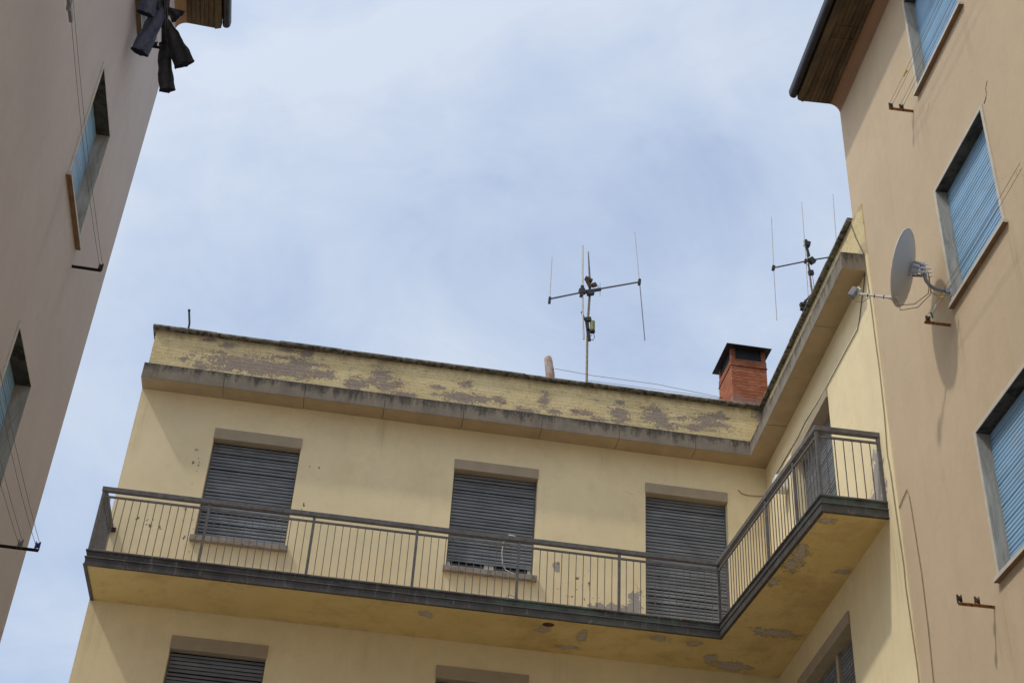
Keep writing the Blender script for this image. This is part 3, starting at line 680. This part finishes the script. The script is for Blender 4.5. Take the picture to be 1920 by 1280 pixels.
# ------------------------------------------------------------------ antennas
def rod(parent, name, pts, r, mat, n=8):
    mb = MB(); mb.tube(pts, r, n); return mb.build(name, mat, parent, smooth=False)
y = 20.2
an = thing('tv_antenna', 'tall rod antenna with crossing boom and olive amplifier standing behind the middle of the parapet', 'antenna', (3.785, y, 14.5), 'rooftop antennas')
rod(an, 'mast', [(3.79, y, 14.5), (3.786, y, 15.757), (3.777, y, 16.6), (3.784, y, 17.2), (3.803, y, 17.70)], .0225, M_mast)
rod(an, 'mast_top', [(3.800, y, 17.70), (3.797, y, 18.0), (3.754, y, 18.70)], [.024, .022, .011], M_alud)
rod(an, 'boom', [(3.03, y-.045, 17.405), (3.653, y-.045, 17.675), (3.803, y-.045, 17.742), (4.75, y-.045, 18.115)], .017, M_alud)
rod(an, 'element', [(3.051, y-.045, 17.38), (3.054, y-.045, 18.406)], .009, M_alu)
rod(an, 'element', [(3.627, y-.07, 18.771), (3.650, y-.07, 17.75), (3.665, y-.07, 17.187), (3.699, y-.07, 16.587)], .0175, M_alu)
rod(an, 'element', [(4.642, y-.045, 19.332), (4.736, y-.045, 18.1)], .008, M_alu)
rod(an, 'element', [(4.736, y-.045, 18.13), (4.835, y-.045, 16.763)], .0095, M_alud)
mb = MB(); mb.bar((3.60, y-.06, 17.66), (3.70, y-.06, 17.70), .09, .10); mb.bar((3.63, y-.07, 17.55), (3.645, y-.07, 17.80), .06, .06); mb.bar((3.68, y-.05, 17.685), (4.0, y-.05, 17.80), .05, .045)
mb.bar((3.735, y-.06, 17.66), (3.86, y-.06, 17.70), .08, .1)
mb.build('clamp', M_clamp, an)
for p, q, r_ in (((4.73, y-.045, 18.04), (4.74, y-.045, 18.17), .05), ((3.045, y-.045, 17.31), (3.05, y-.045, 17.45), .045)):
    mb = MB(); mb.bar(p, q, r_, r_); mb.build('clamp', M_clamp, an)
mb = MB(); mb.bar((3.70, y-.05, 18.02), (3.83, y-.05, 17.96), .07, .06); mb.bar((3.72, y-.06, 17.98), (3.80, y-.06, 17.80), .05, .05); mb.bar((3.83, y-.05, 17.86), (3.91, y-.05, 17.9), .06, .07)
mb.tube([(3.9, y-.05, 17.92), (3.95, y-.05, 17.86), (3.95, y-.05, 17.76)], .006, 6)
mb.build('rotor_bracket', M_rustd, an)
rod(an, 'whip', [(3.982, y-.05, 17.95), (3.987, y-.05, 17.64)], .0045, M_alud)
rod(an, 'strut', [(3.645, y-.06, 17.21), (3.755, y-.03, 16.97)], .017, M_clamp)
mb = MB(); mb.bar((3.73, y-.04, 17.06), (3.83, y-.04, 17.08), .06, .08); mb.bar((3.76, y-.03, 16.83), (3.88, y-.03, 16.81), .05, .04); mb.bar((3.755, y-.03, 17.01), (3.81, y-.03, 16.6), .055, .05); mb.build('cable_tie', M_clamp, an)
rod(an, 'amplifier', [(3.862, y-.03, 16.84), (3.86, y-.03, 17.04)], .048, M_olive, 12)
rod(an, 'amplifier_base', [(3.863, y-.03, 16.80), (3.862, y-.03, 16.84)], .05, M_clamp, 12)
rod(an, 'cable', [(3.88, y-.03, 16.80), (3.905, y-.03, 16.70), (3.875, y-.03, 16.62), (3.83, y-.03, 16.63), (3.80, y-.03, 16.70)], .0065, M_cable_b)
rod(an, 'cable', [(3.85, y-.03, 16.80), (3.80, y-.03, 16.76), (3.86, y-.03, 16.73), (3.80, y-.03, 16.68)], .005, M_cable_b)

y = 17.2
a2 = thing('tv_antenna', 'thin three-rod antenna rising behind the wing parapet beside the tan building', 'antenna', (6.93, y, 14.5), 'rooftop antennas')
rod(a2, 'mast', [(6.935, y, 14.5), (6.931, y, 15.52), (6.929, y, 15.85), (6.917, y, 16.29), (6.905, y, 16.8)], .017, M_mast)
rod(a2, 'boom', [(6.27, y-.04, 16.342), (6.849, y-.04, 16.59), (6.953, y-.04, 16.635), (7.43, y-.04, 16.81)], .013, M_alud)
for p in ([(6.313, y-.04, 17.456), (6.286, y-.04, 16.348), (6.276, y-.04, 15.27)], [(6.867, y-.055, 17.886), (6.849, y-.055, 16.6), (6.828, y-.055, 15.7)], [(7.452, y-.04, 18.195), (7.423, y-.04, 17.19), (7.40, y-.04, 16.0)]): rod(a2, 'element', p, .0068, M_alu)
mb = MB(); mb.bar((6.86, y-.03, 16.99), (6.955, y-.03, 16.97), .07, .09); mb.bar((6.88, y-.03, 17.06), (6.90, y-.03, 16.9), .05, .05); mb.bar((6.89, y-.03, 16.92), (6.92, y-.03, 16.72), .035, .035); mb.build('rotor_bracket', M_clamp, a2)
for p, q, w_, h_ in (((6.92, y-.04, 16.66), (6.99, y-.04, 16.58), .07, .1), ((6.89, y-.02, 16.37), (6.97, y-.02, 16.38), .06, .08), ((6.276, y-.04, 16.30), (6.29, y-.04, 16.39), .045, .045), ((6.84, y-.05, 16.54), (6.85, y-.05, 16.62), .04, .04)):
    mb = MB(); mb.bar(p, q, w_, h_); mb.build('clamp', M_clamp, a2)
mb = MB(); mb.bar((6.93, y-.03, 15.95), (6.74, y-.06, 15.68), .03, .03); mb.bar((6.68, y-.06, 15.64), (6.80, y-.06, 15.66), .07, .05); mb.bar((6.68, y-.06, 15.57), (6.80, y-.06, 15.56), .05, .06); mb.bar((6.72, y-.06, 15.52), (6.78, y-.06, 15.74), .04, .04); mb.build('bracket_arm', M_clamp, a2)
rod(a2, 'cable', [(6.86, y-.05, 16.52), (6.92, y-.05, 16.42), (6.94, y-.05, 16.3), (6.95, y-.05, 16.1), (6.94, y-.04, 15.98), (6.88, y-.05, 16.08)], .004, M_cable_b)

# vent pipe, rod and wires on the parapet
vp = MB(); vp.tube([(3.03, 19.6, 14.9), (3.035, 19.6, 15.34), (2.985, 19.6, 15.66), (2.975, 19.6, 15.70)], [.078, .078, .068, .055], 14, jit=.006)
tag(vp.build('vent_pipe', M_terra, None, smooth=True, base=(3.03, 19.6, 14.9)), 'stubby leaning terracotta vent pipe on the parapet left of the tall antenna', 'vent pipe')
vr = MB(); vr.tube([(-3.09, 19.45, 15.0), (-3.10, 19.45, 15.3), (-3.155, 19.45, 15.56)], .017, 8); vr.tube([(-3.152, 19.45, 15.545), (-3.156, 19.45, 15.575)], .022, 8)
tag(vr.build('iron_rod', M_iron, None, base=(-3.09, 19.45, 15.0)), 'short black iron rod standing on the coping near the left roof corner', 'rod')
for pts, lab in (([(3.06, 19.62, 15.50), (3.8, 19.75, 15.55), (5.0, 19.95, 15.69), (6.40, 20.62, 16.06)], 'upper grey wire running from the leaning vent pipe to the red chimney'),
                 ([(3.79, 20.16, 15.72), (5.0, 20.35, 15.86), (6.40, 20.62, 16.04)], 'lower grey wire running from the tall antenna mast to the red chimney')):
    mb = MB(); mb.tube(pts, .0042, 6); tag(mb.build('guy_wire', M_line, None, base=pts[0]), lab, 'wire', 'wires tied to the chimney')
mb = MB(); mb.tube([(6.40, 20.62, 16.06), (6.33, 20.62, 16.03), (6.335, 20.62, 15.90)], .006, 6); tag(mb.build('wire_end', M_line, None, base=(6.4, 20.62, 16.06)), 'loose wire end dangling at the left side of the red chimney', 'wire')

# ------------------------------------------------------------------ satellite dish
sd = thing('satellite_dish', 'grey satellite dish on a curved arm beside the middle blue shutter', 'satellite dish', Ft(2.21, 0, 11.673))
nd = Vector((-.80, .49, .35)).normalized(); Pc3 = Vector((5.905, 11.854, 12.069)); ud = (Vector((0, 0, 1))-nd*nd.z).normalized(); sv = nd.cross(ud)
def dish_pt(r, a, t=0): return Pc3 + ud*math.cos(a)*.467*r + sv*math.sin(a)*.4275*r + nd*(-.085*(1-r*r)+t)
mb = MB(); NR, NA = 10, 48
for t in (0.0, -.006):
    i0 = len(mb.v)
    for i in range(NR+1):
        for k in range(NA): mb.v.append(dish_pt(max(.001, i/NR), 2*math.pi*k/NA, t))
    for i in range(NR):
        for k in range(NA):
            k2 = (k+1) % NA; mb.f.append([i0+i*NA+k, i0+i*NA+k2, i0+(i+1)*NA+k2, i0+(i+1)*NA+k]); mb.m.append(0)
mb.tube([dish_pt(1.0, 2*math.pi*k/NA, -.003) for k in range(NA+1)], .008, 6, 1, caps=False)
dish = mb.build('reflector', [M_dish, M_dishb], sd, smooth=True)
for p in dish.data.polygons: p.use_smooth = True
# back plate under the arm
mb = MB(); q1 = dish_pt(.0, 0, -.014); bt = dish_pt(1.0, math.pi, -.01)
mb.poly([dish_pt(.12, -.9, -.02), dish_pt(.12, .9+math.pi*.0, -.02), dish_pt(.98, math.pi-.16, -.014), dish_pt(.98, math.pi+.16, -.014)])
mb.build('arm_plate', M_dishb, sd)
arm0 = dish_pt(.92, math.pi, -.02)
mb = MB(); mb.bar(arm0-nd*.02, arm0+nd*.10, .035, .03, 0, up=tuple(ud)); mb.bar(arm0+nd*.10, arm0+nd*.46+ud*.012, .022, .026, 0, up=tuple(ud)); mb.build('feed_arm', M_dishb, sd, bevel=.004)
for t in (.14, .25, .33):
    mb = MB(); mb.bar(arm0+nd*t, arm0+nd*(t+.008), .032, .036, 0, up=tuple(ud)); mb.build('cable_tie', M_clamp, sd)
L0 = arm0+nd*.49+ud*.03
mb = MB(); mb.bar(L0-nd*.045+ud*.015, L0-nd*.01+ud*.055, .05, .05, 0, up=tuple(ud)); mb.tube([arm0+nd*.44, arm0+nd*.455+ud*.05, arm0+nd*.43+ud*.08], .012, 8); mb.build('lnb_holder', M_cream, sd, smooth=False)
mb = MB(); mb.bar(L0+nd*.0+ud*.05, L0+nd*.035-ud*.075, .085, .075, 0, up=tuple(nd)); mb.build('lnb', M_lnb, sd, bevel=.012)
mb = MB(); mb.tube([Ft(2.21, .03, 11.673), Ft(2.21, .128, 11.673), Ft(2.21, .197, 11.685), Ft(2.21, .25, 11.722), Ft(2.21, .285, 11.786), Ft(2.21, .30, 11.87), Ft(2.21, .30, 12.017)], .021, 12); mb.build('mast_arm', M_tubeg, sd, smooth=True)
mb = MB(); mb.box(Ft, 2.166, 2.245, .019, .028, 11.594, 11.752); mb.box(Ft, 2.186, 2.23, .028, .075, 11.648, 11.698); mb.build('wall_plate', M_galv, sd, bevel=.003)
pv = Ft(2.21, .30, 11.938); mb = MB(); vx = dish_pt(.0, 0, -.02)
for dz in (-.06, .0, .06): mb.bar(pv+Vector((0, 0, dz))+sv*.035, vx-nd*.01+ud*(dz)+sv*.05, .012, .03); mb.bar(pv+Vector((0, 0, dz))-sv*.035, vx-nd*.01+ud*dz-sv*.05, .012, .03)
for dz in (-.055, 0, .055): mb.bar(pv+Vector((0, 0, dz))-nd*.09+sv*.04, pv+Vector((0, 0, dz))+nd*.02+sv*.04, .008, .008); mb.bar(pv+Vector((0, 0, dz))-nd*.09-sv*.04, pv+Vector((0, 0, dz))+nd*.02-sv*.04, .008, .008)
mb.bar(vx-nd*.012-ud*.09, vx-nd*.012+ud*.09, .14, .012, 0, up=tuple(sv)); mb.tube([pv+Vector((0, 0, -.075)), pv+Vector((0, 0, .085))], .032, 10)
mb.build('clamp_bracket', M_galv, sd)
mb = MB(); mb.tube([L0-ud*.06, L0-ud*.13-nd*.03, L0-ud*.13-nd*.12, arm0+nd*.3-ud*.02], .0055, 6); mb.build('cable', M_cable_g, sd)
mb = MB(); mb.tube([arm0+nd*.06-ud*.02, arm0-nd*.03-ud*.10, arm0-nd*.22-ud*.06, arm0-nd*.34+ud*.10, pv-nd*.06-Vector((0, 0, .10))], .0055, 6); mb.build('cable', M_cable_g, sd)
mb = MB(); mb.tube([arm0+nd*.0-ud*.02, arm0-nd*.09-ud*.16, arm0-nd*.27-ud*.10, arm0-nd*.37+ud*.10, pv-nd*.05-Vector((0, 0, .06))], .0055, 6); mb.build('cable', M_cable_g, sd)
mb = MB(); mb.tube([pv-nd*.05, Ft(2.21, .245, 11.624), Ft(2.20, .137, 11.565), Ft(2.21, .05, 11.624)], .0055, 6); mb.build('cable', M_cable_g, sd)

# ------------------------------------------------------------------ clothes lines
def pulley(parent, c, axis, mat, r=.035):
    mb = MB(); c = Vector(c); a = Vector(axis).normalized()*.016; mb.tube([c-a, c-a*.5, c+a*.5, c+a], [r, r*.75, r*.75, r], 12)
    b = Vector((0, 0, 1))*r*1.2; mb.bar(c-b*1.2-a*1.3, c+b-a*1.3, .008, .02); mb.bar(c-b*1.2+a*1.3, c+b+a*1.3, .008, .02)
    return mb.build('pulley', mat, parent)
def clothesline(label, F, s, z, L, mat, offs, pm, s_end, strands=True, sag=.05, kink=None, zf=0):
    t = thing('clothesline', label, 'clothesline', F(s, 0, z), 'clothes lines under the windows')
    mb = MB(); mb.box(F, s-.014, s+.014, -.03, L, z-.003, z+.003); mb.box(F, s-.014, s-.010, -.03, L, z-.021, z-.003); mb.build('bracket', mat, t)
    n3 = F(0, 1, 0)-F(0, 0, 0); d3 = F(1, 0, 0)-F(0, 0, 0)
    for o, m_ in zip(offs, pm): pulley(t, F(s, o, z+.045), n3, m_)
    if strands:
        for o in offs:
            for du, dz in ((0, .012), (.0, .075)):
                mb = MB(); n = 10
                mb.tube([F(s+(s_end-s)*k/n, o+.012*(dz > .05), z+dz-sag*4*(k/n)*(1-k/n)*(1 if dz < .05 else .7)+zf*k/n) for k in range(n+1)], .0026, 5)
                mb.build('line', M_line, t)
    return t
# right-hand wall
clothesline('orange rusty clothesline bracket under the topmost blue shutter of the tan wall', Ft, 1.984, 14.778, .315, M_rust, (.15, .29), (M_clamp, M_clamp), 4.6, sag=.03)
clothesline('rusty clothesline bracket loaded with pegs below the satellite dish', Ft, 2.053, 11.319, .305, M_rust, (.26,), (M_brnp,), 4.6, sag=.03)
clothesline('bare rusty clothesline bracket with two dark pulleys and no line', Ft, 1.999, 7.885, .365, M_rust, (.17, .35), (M_brnp, M_clamp), 4.6, strands=False)
# left-hand wall
t1 = clothesline('dark clothesline bracket with paired lines below the shutter in the middle of the beige wall', Fl, 1.73, 11.458, .33, M_iron, (.315,), (M_iron,), 5.75, sag=.10, zf=-.05)
mb = MB(); mb.bar(Fl(5.55, .315, 11.40), Fl(5.85, .315, 11.40), .03, .05); mb.bar(Fl(5.72, .315, 11.35), Fl(5.78, .315, 11.45), .04, .04); mb.build('turnbuckle', M_tubeg, t1)
clothesline('dark clothesline bracket with a blue end pulley at the lowest beige wall window', Fl, 1.55, 7.99, .46, M_iron, (.27, .44), (M_tubeg, M_bluep), 5.6, sag=.08)
clothesline('dark clothesline bracket carrying trousers near the eaves of the beige building', Fl, 1.97, 14.92, .42, M_iron, (.25, .40), (M_iron, M_iron), 4.6, sag=.02)
# pegs
def peg(p, d, mat, label):
    p = Vector(p); d = Vector(d).normalized(); mb = MB(); x = Vector((0, 1, 0))
    mb.bar(p-d*.04+x*.006, p+d*.04+x*.009, .012, .008); mb.bar(p-d*.04-x*.006, p+d*.04-x*.009, .012, .008); mb.tube([p-x*.013, p+x*.013], .007, 8)
    o = mb.build('clothespin', mat, None, base=p); tag(o, label, 'clothespin', 'pegs on the bracket below the dish'); return o
for s_, o, z, d, mt, lab in [(2.21, .231, 11.427, (.3, 0, 1), M_whp, 'white clothes peg upright on the bracket below the satellite dish'), (2.112, .236, 11.378, (-.2, .1, 1), M_grnp, 'green clothes peg nearest the bracket tip below the satellite dish'),
                             (2.25, .187, 11.388, (.5, 0, 1), M_redp, 'orange clothes peg beside the white one below the satellite dish'), (2.308, .197, 11.481, (1, -.3, .1), M_yelp, 'yellow clothes peg lying level at the top of the peg cluster')]:
    o = peg(Ft(s_, o, z), d, mt, lab)
mb = MB(); p = Ft(2.515, .285, 14.857); mb.tube([p, p+Vector((.015, -.02, .03))], [.010, .018], 8); mb.tube([Ft(2.46, .285, 14.85), p], .007, 6)
tag(mb.build('line_clip', M_yelp, None, base=p), 'small yellow clip on the line beside the topmost right shutter', 'clip')

# ------------------------------------------------------------------ laundry
def garment(name, label, mat, legs, waist, base):
    mb = MB()
    for pts, w_, f_, rf_ in legs:
        P = [Vector(p) for p in pts]; Q = []
        for i in range(len(P)-1):
            for k in range(5): Q.append(P[i].lerp(P[i+1], k/5))
        Q.append(P[-1]); n = len(Q)
        ws = [w_[0]+(w_[1]-w_[0])*i/(n-1)+.004*math.sin(i*.9) for i in range(n)]; fs = [f_[0]+(f_[1]-f_[0])*i/(n-1)+.004*math.sin(i*2.3+1) for i in range(n)]
        mb.tube(Q, ws, 28, 0, flat=fs, ref=rf_, jit=.010, lens=True, caps=False)
        e = (Q[-1]-Q[-2]).normalized(); mb.tube([Q[-1]-e*.022, Q[-1]-e*.004], [ws[-1]+.003]*2, 28, 1, flat=[fs[-1]+.003]*2, ref=rf_, jit=.010, lens=True, caps=False)
        mb.poly([p+e*.003 for p in mb.v[-28:]][::-1], 1)
    for pts in waist:
        P = [Vector(p) for p in pts]; mb.tube(P, [.035]*len(P), 14, 0, flat=[.07]*len(P), ref=(1, 0, 0), jit=.015)
    return tag(mb.build(name, [mat, M_hem], None, smooth=True, base=base), label, 'trousers', 'trousers drying on the line')
garment('trousers', 'faded blue jeans hanging on the line at the beige wall', M_denim,
        [([(-3.25, 12.56, 15.42), (-3.26, 12.56, 15.12), (-3.285, 12.556, 14.90), (-3.31, 12.556, 14.66), (-3.345, 12.556, 14.385)], (.085, .115), (.022, .040), (.95, .3, 0)),
         ([(-3.33, 12.305, 15.45), (-3.35, 12.305, 15.15), (-3.35, 12.306, 14.80)], (.10, .10), (.03, .035), (.95, .3, 0))],
        [[(-3.30, 12.15, 15.30), (-3.29, 12.4, 15.27), (-3.26, 12.62, 15.22)]], (-3.3, 12.5, 14.9))
garment('trousers', 'charcoal trousers blown outward on the line below the eaves', M_black,
        [([(-3.21, 12.705, 15.17), (-3.12, 12.708, 15.03), (-3.045, 12.709, 14.89), (-2.921, 12.711, 14.66), (-2.81, 12.713, 14.45)], (.06, .135), (.025, .034), (.83, -.23, .51)),
         ([(-3.16, 12.86, 14.93), (-3.13, 12.858, 14.80), (-3.092, 12.859, 14.60), (-3.03, 12.86, 14.335), (-2.965, 12.861, 14.11)], (.065, .10), (.024, .036), (.97, .06, .23)),
         ([(-3.16, 12.56, 15.22), (-3.08, 12.56, 15.17), (-3.00, 12.558, 15.11)], (.045, .105), (.02, .025), (.6, -.2, .75))],
        [[(-3.19, 12.45, 15.35), (-3.19, 12.6, 15.25), (-3.19, 12.75, 15.1), (-3.16, 12.88, 14.95)]], (-3.15, 12.7, 14.9))

# ------------------------------------------------------------------ wall cables
def cable(pts, r, mat, label):
    mb = MB(); mb.tube(pts, r, 6); return tag(mb.build('cable', mat, None, base=pts[0]), label, 'cable')
cable([Fw(s_, .012, z) for s_, z in [(5.30, 13.79), (5.325, 13.2), (5.327, 12.6), (5.341, 12.16), (5.32, 11.44), (5.26, 10.92), (5.294, 10.6), (5.31, 10.07), (5.345, 9.33), (5.325, 9.08), (5.35, 8.53), (5.37, 8.13), (5.365, 7.0)]], .0065, M_cable_g, 'thin grey cable wavering down the yellow wall edge next to the tan building')
cable([Fw(s_, .012, z) for s_, z in [(5.25, 13.79), (5.15, 13.62), (5.03, 13.50), (4.866, 13.28), (4.754, 13.20), (4.286, 13.21), (3.41, 13.215), (2.829, 13.235), (2.275, 13.29), (1.833, 13.27), (1.332, 13.30), (.6, 13.34)]], .0065, M_cable_b, 'dark cable sagging over the balcony door of the side wing')
cable([Fw(s_, .012, z) for s_, z in [(4.95, 14.94), (5.0, 14.80), (5.08, 14.57), (5.25, 14.19), (5.29, 14.1)]], .006, M_cable_b, 'short cable dropping over the small yellow parapet triangle')
cable([Ft(s_, .01, z) for s_, z in [(-.0, 10.10), (.298, 10.18), (.333, 10.067), (.354, 9.806), (.396, 8.998), (.38, 8.358), (.336, 7.758), (.33, 6)]], .0055, M_cable_g, 'thin brown cable running straight down the tan wall')
cable([Fm(u, .012, z) for u, z in [(6.176, 13.32), (6.227, 13.268), (6.334, 13.243), (6.496, 13.256), (6.65, 13.274)]], .007, M_cable_g, 'short curled cable end on the yellow wall by the inner corner')
cable([Vector((u, yy, z)) for u, yy, z in [(2.40, 18.13, 11.37), (2.33, 18.35, 11.50), (2.27, 18.5, 11.44), (2.26, 18.5, 11.27), (2.28, 18.5, 11.10), (2.33, 18.5, 11.0), (2.45, 18.45, 10.93)]], .008, M_cable_w, 'white cable looping behind the railing in front of the middle shutter')
cable([Vector((u, 18.6, z)) for u, z in [(2.25, 10.40), (2.30, 10.55), (2.42, 10.66), (2.55, 10.62), (2.64, 10.5)]], .006, M_cable_g, 'faint cable arch lying low behind the railing below the middle window')
